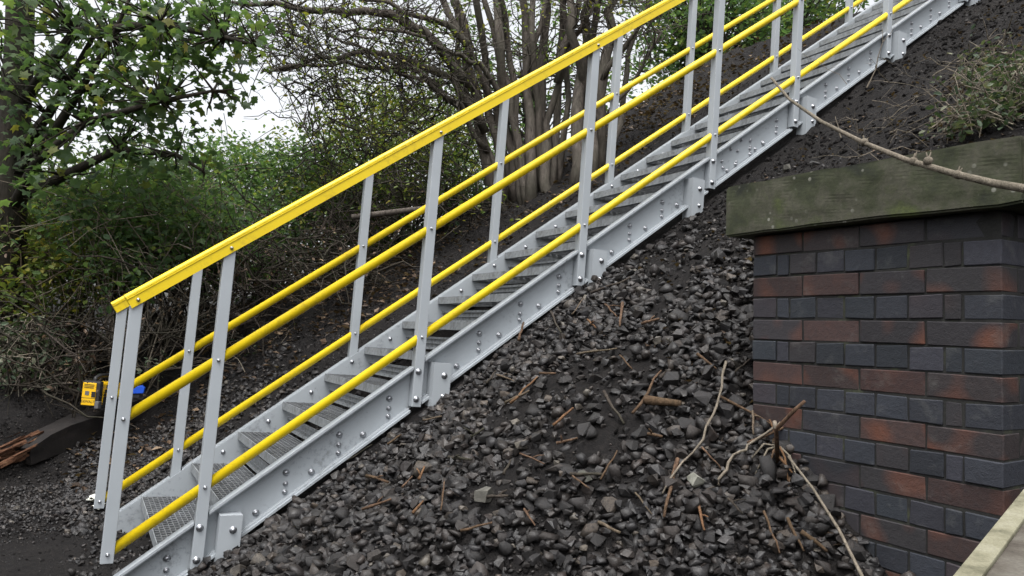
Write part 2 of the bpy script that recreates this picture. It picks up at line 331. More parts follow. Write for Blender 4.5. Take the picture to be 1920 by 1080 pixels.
# posts with screws, base bolts
def post(s, near, endpost=False):
    mb = MB(); wc = 0 if near else W; a = .026
    hb = -.039 if endpost else (HB+.008 if near else HS-.20)
    top = HT+.02
    if not near and not endpost: wc = W
    mb.hexa([(s-a, wc-a, s*T+hb), (s+a, wc-a, s*T+hb), (s+a, wc+a, s*T+hb), (s-a, wc+a, s*T+hb)]+[(s-a, wc-a, (s-a)*T+top), (s+a, wc-a, (s+a)*T+top), (s+a, wc+a, (s+a)*T+top), (s-a, wc+a, (s-a)*T+top)])
    p = mb.build('post', 'greyc', st, bevel=.003)
    for h in (0, HM): bolt(p, s, wc-a, h, B_SCR, 'screw')
    if near and not endpost:
        for h in (-.178, -.322): bolt(p, s-.004, wc-a, h)
    return p
for i, s in enumerate(PS):
    post(s, True, i == 0); post(s-.012 if i == 0 else s, False, i == 0)
for l in legs:                                 # legs down into the bank
    mb = MB(); vbox(mb, l-.055, l+.055, -.052, .0235, -.36, HS-.03-(.05)); mb2 = MB()
    zt = l*T+HS-.085; gz = float(ground(*xy(l, -.02)))-O[2]-.25
    mb2.box((l-.05, -.056, gz), (l+.05, -.050, zt)); mb2.box((l-.05, -.0498, gz), (l-.044, .0285, zt)); mb2.box((l-.0438, -.0498, zt-.006), (l+.05, .0285, zt-.0005))
    lg = mb2.build('support_leg', 'greyc', st)
    bolt(lg, l+.012, -.056, HS-.16, B_BIG); bolt(lg, l+.012, -.056, HS-.27, B_SML)
# yellow rails
def rail(name, h, wc, s0, s1, r=.0232):
    mb = MB(); k = 14; mb.tube([sl(s0, wc, h), sl((s0+s1)/2, wc, h), sl(s1, wc, h)], r, k); return mb.build(name, 'yellow', st, True)
for wc in (0, W):
    rail('knee_rail', HM, wc, PS[0]+.0, S_END, .0232); rail('toe_rail', 0, wc, PS[0]+.0, S_END, .0232)
    prof = [(-.034, 0), (-.034, .050), (-.037, .053), (-.037, .058), (-.035, .060), (-.037, .063), (-.036, .072), (-.030, .080), (-.018, .0845), (.018, .0845), (.030, .080), (.036, .072), (.037, .053), (.034, .050), (.034, 0), (.030, 0), (.030, .06), (-.030, .06), (-.030, 0)]
    s0 = PS[0]-.055 if wc == 0 else PS[0]-.075
    mb = MB(); mb.prism([sl(s0+(.0845-h)*.45, wc+a, HT+h) for a, h in prof], [sl(S_END, wc+a, HT+h) for a, h in prof])
    hr = mb.build('handrail', 'yellow', st)
    if wc == 0:
        for s in PS: bolt(hr, s+.004, -.0345, HT+.024, B_SCR, 'screw')
# ------------------------------------------------------------------ brick pier
HW = .0647; ez = Vector((HW*EX[1], -HW*EX[0], 1)).normalized(); ex = Vector((EX[0], EX[1], 0)); ey = ez.cross(ex)
pier = empty('brick_pier'); pier.matrix_world = Matrix(((ex[0], ey[0], ez[0], WL[0]), (ex[1], ey[1], ez[1], WL[1]), (ex[2], ey[2], ez[2], .4321+ZC), (0, 0, 0, 1)))
tag(pier, 'dark blue and red brick pier with mossy stone coping beside the ballast', 'brick pier')
CO = .08; LW = .9; TH = 1.15; J = .0065
mb = MB(); mb.box((.0045, .0045, -1.9), (LW-.0045, TH-.0045, CO-.002)); mb.build('mortar_core', 'mortar', pier)
bcache = {}
def brick_mesh(l, d, v):
    key = (round(l, 3), round(d, 3), v)
    if key not in bcache:
        mb = MB(); r_ = random.Random(hash(key) & 0xffff); jt = lambda: r_.uniform(-.0022, .0020)
        mb.hexa([(x+jt(), y+jt()*.5, z+jt()) for z in (0, CO-J) for x, y in ((0, 0), (l, 0), (l, d), (0, d))])
        me = mb.mesh('brick'); bb = bmesh.new(); bb.from_mesh(me); bmesh.ops.bevel(bb, geom=bb.edges[:], offset=.0030, segments=1, affect='EDGES'); bb.to_mesh(me); bb.free()
        me.materials.append(M['brick']); bcache[key] = me
    return bcache[key]
def brick(x, y, z, l, d, red):
    o = bpy.data.objects.new('brick', brick_mesh(l-J, d-J, random.randrange(4))); COL.objects.link(o); o.parent = pier
    o.location = (x+J/2, y+random.uniform(-.003, .003), z+random.uniform(-.0012, .0012)); o.rotation_euler = (random.gauss(0, .008), random.gauss(0, .006), random.gauss(0, .008)); k = random.uniform(.6, 1.05)
    if red: c, al = random.choice([((.046, .036, .036), .8), ((.060, .036, .032), .8), ((.038, .034, .038), .8), ((.032, .033, .040), .1), ((.038, .035, .037), .6), ((.062, .035, .031), .4), ((.070, .036, .031), .3)])
    else: c, al = random.choice([((.031, .036, .047), 0), ((.039, .040, .052), 0), ((.044, .039, .047), .05), ((.027, .033, .042), 0), ((.036, .033, .036), .1), ((.033, .037, .048), 0)])
    o.color = (*[x_*k for x_ in c], al)
H_, Q_ = .1125, .05625
for j in range(-1, 17):
    z = -(j+1)*CO+J/2
    if j % 2 == 0:                              # header course
        x = 0
        for i, l in enumerate([H_, Q_, H_, H_, H_, H_, H_, Q_, H_]):
            d = .225 if l == H_ else .2; brick(x, 0, z, l, d, False); x += l
        y = .225
        while y < TH-.2: brick(LW-.1025, y, z, .1025, .225, random.random() < .5); y += .225
        y = .225
        while y < TH-.2: brick(0, y, z, .1025, .225, False); y += .225
    else:
        for i in range(4): brick(i*.225, 0, z, .225, .1025, True)
        for xx in (0, LW-.2):
            y = .1025; first = True
            while y < TH-.12: l = Q_ if first else H_; brick(xx, y, z, .2, l, random.random() < .3); y += l; first = False
bmc = bmesh.new(); bmesh.ops.create_cube(bmc, size=1)
cx0, cx1, cy0, cy1, cz0, cz1 = -.085, LW+.085, -.06, TH+.03, CO+.003, CO+.195
for v in bmc.verts: v.co = ((cx0+cx1)/2+v.co.x*(cx1-cx0), (cy0+cy1)/2+v.co.y*(cy1-cy0), (cz0+cz1)/2+v.co.z*(cz1-cz0))
bmesh.ops.subdivide_edges(bmc, edges=bmc.edges[:], cuts=16, use_grid_fill=True)
bmesh.ops.bevel(bmc, geom=[e for e in bmc.edges if e.calc_face_angle(0) > .5], offset=.007, segments=2, affect='EDGES')
for v in bmc.verts:
    n = vn(np.array(v.co.x*9+3), np.array(v.co.y*9+v.co.z*5), 5)-.5; n2 = float(vn(np.array(v.co.x*26+3), np.array(v.co.y*26+v.co.z*24), 6))-.5; v.co.z += float(n)*.010+n2*.006; v.co.y += float(n)*.006+n2*.006
me = bpy.data.meshes.new('coping'); bmc.to_mesh(me); bmc.free(); link('coping', me, pier, 'coping')
# ------------------------------------------------------------------ ballast stones
def hull(seed, flat):
    r_ = np.random.default_rng(seed); p = r_.normal(size=(14, 3)); p /= np.linalg.norm(p, axis=1)[:, None]; p *= r_.uniform(.74, 1.06, (14, 1)); p *= np.array([1, r_.uniform(.65, .95), flat])*.5
    b = bmesh.new(); vs_ = [b.verts.new(q) for q in p]; res = bmesh.ops.convex_hull(b, input=vs_)
    bmesh.ops.delete(b, geom=[v for v in b.verts if not v.link_faces], context='VERTS'); bmesh.ops.triangulate(b, faces=b.faces[:])
    b.verts.index_update(); V = np.array([v.co[:] for v in b.verts]); Fc = np.array([[v.index for v in f.verts] for f in b.faces]); b.free(); return V, Fc
HULLS = [hull(100+i, f) for i, f in enumerate([.45, .55, .65, .75, .5, .6, .7, .8, .4, .58, .66, .52, .48, .62])]
def rotm(n):
    q = rng.normal(size=(n, 4)); q[:, 0] += 0; q /= np.linalg.norm(q, axis=1)[:, None]; a, b, c, d = q.T
    return np.stack([np.stack([1-2*(c*c+d*d), 2*(b*c-a*d), 2*(b*d+a*c)], -1), np.stack([2*(b*c+a*d), 1-2*(b*b+d*d), 2*(c*d-a*b)], -1), np.stack([2*(b*d-a*c), 2*(c*d+a*b), 1-2*(b*b+c*c)], -1)], 1)
def scatter(n, s0, s1, w0, w1, smin, smax, prob, lift):
    s = rng.uniform(s0, s1, n); w = rng.uniform(w0, w1, n); x, y = xy(s, w)
    p = prob(s, w); pat = vn(x*2.6+9, y*2.6, 8)*.65+vn(x*6, y*6, 9)*.35; p = p*(.22+.78*sst(.24, .42, pat))
    q = (x-WL[0])*EY[0]+(y-WL[1])*EY[1]; a = (x-WL[0])*EX[0]+(y-WL[1])*EX[1]
    ok = (rng.random(n) < p) & ~((a > -.03) & (a < 1) & (q > .05) & (q < 1.2)) & ((x*x+y*y) > .6)
    x, y = x[ok], y[ok]; sz = smin+(smax-smin)*rng.beta(1.2, 3.0, ok.sum())
    return np.stack([x, y, ground(x, y)+sz*(lift+rng.uniform(-.14, .22, len(x)))], -1), sz
one = lambda s, w: np.ones_like(s)
parts = [scatter(15500, -.7, 2.8, -3.4, -.06, .030, .125, lambda s, w: (1-.9*sst(1.9, 2.6, s)), .06),
         scatter(5200, -.7, 2.6, -3.4, -.10, .034, .085, lambda s, w: .9*(1-.95*sst(1.8, 2.5, s)), .55),
         scatter(15000, -.7, 2.9, -3.4, -.04, .012, .034, lambda s, w: (1-.75*sst(2.1, 2.9, s)), .30),
         scatter(4200, -.55, 1.1, 1.15, 2.7, .03, .075, lambda s, w: .75*(1-sst(.5, 1.1, s)), .12),
         scatter(6000, -.9, 3.2, 1.1, 3.0, .012, .032, lambda s, w: .6*(1-.7*sst(.8, 2.5, s)), .2),
         scatter(900, -.5, 1.5, .02, 1.12, .025, .06, lambda s, w: .55*one(s, w), .15),
         scatter(16000, 2.0, 7.5, -3.2, -.05, .006, .026, lambda s, w: .75*one(s, w), .1),
         scatter(14000, -1.6, 5.5, 1.1, 3.4, .005, .020, lambda s, w: .8*one(s, w), .1),
         scatter(7000, -2.2, .0, -1.2, 2.6, .005, .018, lambda s, w: .7*one(s, w), .05),
         scatter(120, 2.2, 6, -3, -.1, .03, .07, lambda s, w: .4*one(s, w), .1)]
_v = vn; vn = lambda x, y, k=0: np.ones_like(x) if k in (8, 9) else _v(x, y, k)
parts.append(scatter(2600, .7, 2.1, -3.0, -1.6, .03, .085, one, .12)); parts.append(scatter(2500, -.9, .3, 1.3, 2.1, .016, .05, one, .12)); vn = _v
P = np.concatenate([p for p, _ in parts]); SZ = np.concatenate([z for _, z in parts])
u, v, dz = proj(P); inf = (dz > .5) & (u > -60) & (u < 1980) & (v > -60) & (v < 1140)
P, SZ, u, v, dz = P[inf], SZ[inf], u[inf], v[inf], dz[inf]
s_, w_ = sw(P[:, 0], P[:, 1])
score = SZ/dz*((w_ < -.1) & (u > 30) & (u < 1890) & (v < 1070)); big = np.argsort(-score)[:300]; isbig = np.zeros(len(P), bool); isbig[big] = True
R3 = rotm(len(P)); R3[:, :, 2] *= 1
hi_ = rng.integers(0, len(HULLS), len(P))
AV, AF, off = [], [], 0
for h in range(len(HULLS)):
    k = np.where((hi_ == h) & ~isbig)[0]; V, Fc = HULLS[h]
    # stones lie on their flat side: tilt only a little
    ang = rng.uniform(0, 6.28, len(k)); tx, ty = rng.normal(0, .35, (2, len(k))); c_, s2 = np.cos(ang), np.sin(ang); z0 = np.zeros(len(k)); o1 = z0+1
    Rz = np.stack([np.stack([c_, -s2, z0], -1), np.stack([s2, c_, z0], -1), np.stack([z0, z0, o1], -1)], 1)
    Rx = np.stack([np.stack([o1, z0, tx], -1), np.stack([z0, o1, ty], -1), np.stack([-tx, -ty, o1], -1)], 1)
    VV = np.einsum('nij,njk,vk->nvi', Rx, Rz, V)*SZ[k, None, None]+P[k, None, :]
    AV.append(VV.reshape(-1, 3)); AF.append((Fc[None]+(np.arange(len(k))*len(V))[:, None, None]+off).reshape(-1, 3)); off += VV.shape[0]*VV.shape[1]
bme = raw_mesh('ballast', np.concatenate(AV), np.concatenate(AF)); fl_ = np.concatenate([np.full(len(f), h % 5 in (1, 3)) for h, f in enumerate(AF)]); bme.polygons.foreach_set('use_smooth', fl_)
tag(link('ballast', bme, g_o, 'stone'), kind='stuff')
HM_ = []
for h, (V, Fc) in enumerate(HULLS):
    me = raw_mesh('stone', V, Fc); me.polygons.foreach_set('use_smooth', [h % 5 in (1, 3)]*len(Fc)); me.materials.append(M['stone']); HM_.append(me)
for i in big:
    o = bpy.data.objects.new('stone', HM_[hi_[i]]); COL.objects.link(o); o.parent = g_o
    o.location = P[i]; o.scale = (SZ[i],)*3; o.rotation_euler = (random.gauss(0, .35), random.gauss(0, .35), random.uniform(0, 6.28))
def bits(name, specs, material, parent):
    Q = [scatter(*a) for a in specs]; P_ = np.concatenate([p for p, _ in Q]); S_ = np.concatenate([z for _, z in Q]); uu, vv, zz = proj(P_); k = (zz > .5) & (uu > -40) & (uu < 1960) & (vv > -40) & (vv < 1120); P_, S_ = P_[k], S_[k]; V, Fc = hull(77, .7); Rm = rotm(len(P_))
    VV = np.einsum('nij,vj->nvi', Rm, V)*S_[:, None, None]+P_[:, None, :]; me = raw_mesh(name, VV.reshape(-1, 3), (Fc[None]+(np.arange(len(P_))*len(V))[:, None, None]).reshape(-1, 3)); me.polygons.foreach_set('use_smooth', [True]*len(me.polygons)); tag(link(name, me, parent, material), kind='stuff')
bits('soil_clods', [(9000, 1.9, 7.5, -3.2, -.03, .012, .085, one, .05), (7000, -.7, 2.8, -3.4, -.03, .012, .06, lambda s, w: .8*one(s, w), .35), (7000, -1.2, 5.5, 1.1, 3.6, .010, .06, one, .05), (2500, -2.2, .0, -1.2, 2.6, .008, .035, one, .0)], 'soil', g_o)
def loner(name, uv, size, material, label, seed, lift=.62, loc=None):
    V, Fc = hull(seed, .7); me = raw_mesh(name, V*size, Fc); o = link(name, me, None, material); p = hit(*uv) if loc is None else loc
    o.location = (p[0], p[1], p[2]+size*lift); o.rotation_euler = (.2, .1, random.uniform(0, 6)); tag(o, label, 'stone'); return o
M['pale'] = m_rocky('pale_stone', [(.3, (.14, .14, .115)), (.6, (.30, .30, .26)), (.8, (.40, .39, .34))], 18); M['rockg'] = m_rocky('grey_rock', [(.3, (.06, .058, .05)), (.6, (.13, .125, .11)), (.8, (.19, .18, .15))], 14)
loner('stone', (906, 958), .10, 'rockg', 'rounded pale grey-green stone lying among the black ballast', 501)
loner('stone', (1096, 915), .075, 'pale', 'small whitish stone lying on the black ballast by a twig', 502)
loner('stone', (1303, 928), .085, 'pale', 'knobbly white stone on dark soil by the brick pier', 503)
loner('rock', (1475, 322), .09, 'rockg', 'grey angular rock resting on soil behind the stone coping', 504, .25)
loner('rock', (1528, 312), .07, 'stone', 'flat dark rock resting on soil just behind the stone coping', 505, .2)
# ------------------------------------------------------------------ sticks on the ballast
def zz2(x, y): return (x/2+600, y/2+540)
def zz4(x, y): return (x/2.4544+1240, y/2.4544+640)
SEG = [[zz2(*a), zz2(*b)] for a, b in [((100, 700), (190, 650)), ((480, 690), (560, 720)), ((250, 640), (300, 600)), ((620, 860), (700, 850)), ((860, 140), (900, 230)), ((1180, 840), (1240, 930)), ((880, 660), (960, 640)), ((1040, 960), (1120, 1010)), ((740, 240), (760, 180)), ((1200, 200), (1270, 170)), ((1010, 75), (1160, 10)), ((945, 145), (985, 85)), ((1065, 110), (1110, 165)), ((1130, 110), (1120, 205)), ((960, 310), (1110, 290)), ((1120, 310), (1165, 370)), ((1060, 460), (1135, 585)), ((1170, 535), (1275, 380)), ((690, 490), (780, 450)), ((820, 385), (880, 380)), ((620, 410), (655, 360)), ((660, 390), (725, 405)), ((745, 695), (835, 740)), ((680, 780), (710, 710)), ((1045, 800), (1110, 680)), ((935, 770), (1055, 775)), ((940, 785), (1005, 835)), ((300, 820), (340, 780)), ((170, 765), (250, 790)), ((445, 910), (460, 800)), ((1225, 630), (1280, 640)), ((560, 620), (610, 590)), ((150, 900), (260, 860)), ((380, 560), (450, 540)), ((520, 1000), (640, 960)), ((760, 900), (800, 980))]]
SEG += [[zz4(*a), zz4(*b)] for a, b in [((70, 630), (5, 920)), ((470, 880), (540, 1080)), ((575, 920), (650, 1080)), ((330, 230), (410, 150)), ((20, 60), (60, 90)), ((160, 150), (250, 200)), ((180, 590), (270, 690)), ((300, 820), (370, 900)), ((640, 985), (760, 1070)), ((270, 330), (500, 470)), ((415, 420), (420, 520)), ((390, 560), (560, 500))]]
ORG = [[zz2(*a), zz2(*b)] for a, b in [((710, 495), (810, 400)), ((1000, 170), (1030, 205)), ((870, 580), (945, 525)), ((365, 790), (385, 745)), ((340, 915), (380, 880))]]+[[zz4(*a), zz4(*b)] for a, b in [((165, 840), (192, 985)), ((520, 600), (598, 700))]]
def stick(px, material, label, group, r, name='broken_twig', lifts=None, fork=True):
    pts = [hit(*p) for p in px]; pts = [Vector((p[0], p[1], p[2]+.064+(lifts[i] if lifts else random.uniform(0, .02)))) for i, p in enumerate(pts)]
    L = sum((pts[i+1]-pts[i]).length for i in range(len(pts)-1))
    full = []
    for i in range(len(pts)-1):
        for t in np.linspace(0, 1, 5)[:-1]: full.append(pts[i].lerp(pts[i+1], t)+Vector([random.gauss(0, .012*min(L, .5)) for _ in range(3)]))
    full.append(pts[-1]); mb = MB(); n = len(full); mb.tube(full, [r*(1-.45*i/n)*random.uniform(.85, 1.1) for i in range(n)], 6)
    o = mb.build(name, material, None, True)
    if fork and random.random() < .4 and n > 4:
        i = random.randrange(1, n-2); m2 = MB(); q = full[i]; d = (full[i+1]-full[i-1]).normalized(); e = q+d*L*.25+Vector((random.gauss(0, .03), random.gauss(0, .03), .02)); m2.tube([q, q.lerp(e, .5)+Vector((0, 0, .004)), e], [r*.6, r*.5, r*.3], 5); m2.build('side_shoot', material, o, True)
    return tag(o, label, 'twig', group)
for s in SEG:
    m_ = random.choice(['stick', 'stick', 'twig', 'twigd']); r_ = random.uniform(.0035, .0085); a, b = hit(*s[0]), hit(*s[1]); L = np.linalg.norm(b-a); sa, wa = sw(*((a+b)/2)[:2])
    pl = 'beside the grey stringer' if wa > -.45 else ('near the brick pier' if wa < -1.45 and sa > .9 else ('midway between stair and brick pier' if sa > .95 else 'on the open ballast low down the bank'))
    lb = f"{'thin' if r_ < .0065 else 'stout'} {'long' if L > .22 else 'short'} {dict(stick='reddish-brown', twig='greyish-brown', twigd='dark')[m_]} twig lying {pl}"
    stick(s, m_, lb, lb.split(' twig ')[0]+' twigs '+pl, r_)
for s in ORG:
    a, b = hit(*s[0]), hit(*s[1]); L = np.linalg.norm(b-a); sa, wa = sw(*((a+b)/2)[:2]); pl = 'near the brick pier' if wa < -1.45 and sa > .9 else ('high on the ballast' if sa > 1.05 else 'low on the ballast')
    lb = f"{'long' if L > .15 else 'short'} split orange-brown stick lying {pl}"; stick(s, 'sticko', lb, lb.replace('stick', 'sticks'), random.uniform(.0045, .008))
stick([(1205, 782), (1275, 790)], 'stick', 'thick sawn brown branch stub lying on the ballast', None, .022, 'branch_stub', fork=False)
stick([(1354, 752), (1346, 803), (1313, 868), (1240, 960)], 'stickp', 'long pale bent stem lying across ballast before the pier', None, .006, 'long_stem', [.10, .06, .03, .0], False)
stick([(1340, 945), (1374, 905), (1411, 884), (1460, 856)], 'stickp', 'pale curved stem on ballast at the foot of the pier', None, .0065, 'curved_stem', [0, .03, .04, .06], False)
mb = MB(); pts = [at(1478, 856, 2.62), at(1525, 917, 2.5), at(1574, 995, 2.36), at(1617, 1082, 2.22), at(1640, 1130, 2.12)]; mb.tube(pts, [.0042, .0045, .005, .0055, .006], 6)
tag(mb.build('leaning_stem', 'stickp', None, True), 'thin straw-coloured stem leaning against the brick face', 'stem')
mb = MB(); a0 = hit(1460, 868); b0 = Vector(at(1455, 805, 2.66)); c0 = Vector(at(1492, 767, 2.62)); d0 = Vector(at(1509, 752, 2.6)); mb.tube([tuple(a0-np.array([0, 0, .03])), tuple(b0), tuple(c0), tuple(d0)], [.0085, .008, .0068, .0055], 7)
fk = mb.build('forked_stump', 'stick', None, True); tag(fk, 'brown forked woody shoot sprouting at the foot of the pier', 'shoot')
m2 = MB(); m2.tube([tuple(b0), at(1452, 790, 2.68)], [.009, .0075], 6); m2.build('cut_stub', 'stickp', fk, True)
for e in ((1415, 900), (1400, 880), (1437, 905), (1480, 935), (1425, 790), (1500, 930)):
    m2 = MB(); e_ = hit(*e); q = Vector(a0)+Vector((0, 0, .06)); m2.tube([q, q.lerp(Vector(e_), .5)+Vector((0, 0, .05)), Vector(e_)+Vector((0, 0, .02))], [.005, .004, .0025], 5); m2.build('side_shoot', random.choice(['stickp', 'sticko', 'stick']), fk, True)
# ------------------------------------------------------------------ foliage tools
def leaf_arrays(C, size, shape, up=.5, droop=0.):
    n = len(C); N = rng.normal(size=(n, 3)); N[:, 2] = np.abs(N[:, 2])+up; N /= np.linalg.norm(N, axis=1)[:, None]
    A = rng.normal(size=(n, 3)); A[:, 2] -= droop; A -= (A*N).sum(1)[:, None]*N; A /= np.linalg.norm(A, axis=1)[:, None]; B = np.cross(N, A)
    V2, Fc = shape; sz = (size*rng.uniform(.6, 1.25, n))[:, None, None]
    V = C[:, None, :]+sz*(A[:, None, :]*V2[None, :, 0:1]+B[:, None, :]*V2[None, :, 1:2]+N[:, None, :]*V2[None, :, 2:3])
    return V.reshape(-1, 3), (Fc[None]+(np.arange(n)*len(V2))[:, None, None]).reshape(-1, Fc.shape[1])
LEAF = (np.array([(0, 0, 0), (.32, .25, .05), (.72, .22, .03), (1, 0, -.08), (.72, -.22, .03), (.32, -.25, .05)]), np.array([(0, 1, 2), (0, 2, 3), (0, 3, 4), (0, 4, 5)]))
mp = []
for ang, r in ((-150, .36), (-118, .66), (-88, .48), (-56, .90), (-28, .54), (0, 1.0), (28, .54), (56, .90), (88, .48), (118, .66), (150, .36)): mp.append((.25+.62*r*math.cos(math.radians(ang)), .62*r*math.sin(math.radians(ang)), -.10*r*r))
MAPLE = (np.array([(.25, 0, 0.03)]+mp+[(0, 0, 0)]), np.array([(0, i, i+1) for i in range(1, 11)]+[(0, 11, 12), (0, 12, 1)]))
OAK = (np.array([(0, 0, 0), (.4, .3, .12), (1, .05, .0), (.5, -.28, .14)]), np.array([(0, 1, 2), (0, 2, 3)]))
def blob(cx, r, nclus, per, spread):              # leaf centres in clumps inside an ellipsoid
    d = rng.normal(size=(nclus, 3)); d /= np.linalg.norm(d, axis=1)[:, None]; c = np.array(cx)+d*(rng.random(nclus)**.45)[:, None]*np.array(r)
    L = c[:, None, :]+rng.normal(size=(nclus, per, 3))*spread; return c, L.reshape(-1, 3)
def arc(a, b, sag=.1, n=5, jit=.03):
    a, b = Vector(a), Vector(b); L = (b-a).length; side = Vector([random.gauss(0, 1) for _ in range(3)])*sag*L*.5+Vector((0, 0, sag*L)); out = []
    for i in range(n+1):
        t = i/n; out.append(a.lerp(b, t)+side*4*t*(1-t)*.5+Vector([random.gauss(0, jit*L*.3) for _ in range(3)])*(0 < i < n))
    return out
def taper(n, r0, r1): return [r0+(r1-r0)*i/max(n-1, 1) for i in range(n)]
def shrub(name, label, u, v, D, blobs, leafsize, lmat, smat, group=None, per=14, up=.5, stems=True, cat='shrub', nst=26, sr=.013, tl=.22):
    base = at(u, v, D); base[2] = ground(base[0], base[1])-.03; root = empty(name, tuple(base)); LV, clus = [], []
    for (bu, bv, bd, rx, rz, ncl) in blobs:
        c, L = blob(at(bu, bv, bd), (rx, rx, rz), ncl, per, leafsize*1.5); clus.append(c); LV.append(L)
    L = np.concatenate(LV); clus = np.concatenate(clus); L = L[L[:, 2] > ground(L[:, 0], L[:, 1])+.03]
    V, Fc = leaf_arrays(L-base, leafsize, LEAF, up); link('foliage', raw_mesh('foliage', V, Fc), root, lmat)
    mb = MB(); pick = clus[rng.permutation(len(clus))]
    for c in pick[:nst]: p = arc((random.gauss(0, .12), random.gauss(0, .12), 0), c-base, .12, 6, .05); mb.tube(p, taper(7, sr, sr*.25), 5)
    mb.build('stems', smat, root, True); mb = MB()
    for c in pick[nst:nst+170]:
        d = rng.normal(size=3)*tl; p = arc(c-base-d, c-base+d, .15, 4, .06); mb.tube(p, taper(5, .0045*min(1, tl/.1), .0018), 3, False)
    tag(mb.build('twigs', smat, root, True), kind='stuff'); return tag(root, label, cat, group)
# ------------------------------------------------------------------ left maple
mt = at(25, 470, 6.4); mt[2] = ground(mt[0], mt[1])-.05; mroot = empty('maple_tree', tuple(mt)); tag(mroot, 'dark-trunked maple with broad lobed green leaves beside the rotten sleeper', 'tree')
def lp(u, v, D): return Vector(at(u, v, D)-mt)
mb = MB(); tp = [Vector((0, 0, -.1)), lp(18, 360, 6.4), lp(28, 220, 6.4), lp(36, 100, 6.35), lp(40, -60, 6.3), lp(50, -260, 6.3)]; mb.tube(tp, [.17, .13, .12, .11, .10, .08], 12); mb.build('trunk', 'barkd', mroot, True)
limbs = [[(24, 330, 6.4), (100, 250, 6.1), (150, 170, 5.9), (210, 70, 5.8), (260, -40, 5.7)], [(26, 300, 6.4), (90, 215, 6.2), (130, 150, 6.2), (180, 60, 6.1), (220, -60, 6.0)], [(30, 210, 6.4), (140, 60, 6.0), (300, 45, 5.6), (420, 70, 5.4), (480, 85, 5.3)], [(20, 400, 6.4), (70, 300, 6.0), (160, 230, 5.7), (300, 190, 5.5), (400, 170, 5.4)], [(22, 380, 6.4), (120, 330, 6.0), (220, 280, 5.7), (330, 290, 5.6), (380, 320, 5.6)]]
ltips = []
for L in limbs:
    mb = MB(); pts = [lp(*p) for p in L]; mb.tube(pts, [.05, .038, .028, .018, .010], 8); b = mb.build('branch', 'barkd', mroot, True); ltips += [(pts[2], pts[3], pts[4])]
C_, L_ = [], []
for bu, bv, bd, rx, rz, n in [(40, 60, 6.2, .55, .45, 60), (150, 40, 6.0, .5, .40, 62), (270, 60, 5.8, .5, .35, 62), (390, 50, 5.6, .42, .30, 50), (120, 160, 6.0, .5, .35, 48), (250, 150, 5.8, .45, .25, 50), (370, 140, 5.6, .38, .20, 36), (60, 270, 6.1, .35, .35, 22), (180, 235, 5.7, .4, .18, 26), (300, 200, 5.6, .35, .14, 24), (250, 290, 5.7, .35, .12, 18), (330, 305, 5.6, .28, .10, 18), (130, 330, 5.8, .35, .25, 20), (200, -60, 5.9, .9, .3, 26), (440, 40, 5.3, .25, .22, 20)]:
    c, L = blob(at(bu, bv, bd), (rx, rx*1.2, rz), int(n*.72), 6, .10); C_.append(c); L_.append(L)
C_, L_ = np.concatenate(C_), np.concatenate(L_)
crown = MB()
src = [p for L in limbs for p in [lp(*q) for q in L]]
for c in C_:
    c2 = Vector(c-mt); s0 = min(src, key=lambda q: (q-c2).length); crown.tube(arc(s0, c2, .05, 4, .08), taper(5, .010, .003), 4, False)
tag(crown.build('twigs', 'barkd', mroot, True), kind='stuff')
u, v, dz = proj(L_); order = np.argsort(dz+(1e3*((u < 5) | (u > 1000) | (v < 5)))); bigL, rest = L_[order[:240]], L_[order[240:]]
V, Fc = leaf_arrays(rest-mt, .095, MAPLE, .35, .6); co_ = link('crown', raw_mesh('crown', V, Fc), mroot, 'maple'); tag(co_, kind='stuff')
mleaf = []
for i in range(6):
    V, Fc = leaf_arrays(np.zeros((1, 3)), .095, MAPLE, .35, .6); me = raw_mesh('leaf', V, Fc); me.materials.append(M['maple']); mleaf.append(me)
for i, p in enumerate(bigL):
    o = bpy.data.objects.new('leaf', mleaf[i % 6]); COL.objects.link(o); o.parent = co_; o.location = p-mt; o.rotation_euler = (random.gauss(0, .3), random.gauss(0, .3), random.uniform(0, 6.28))
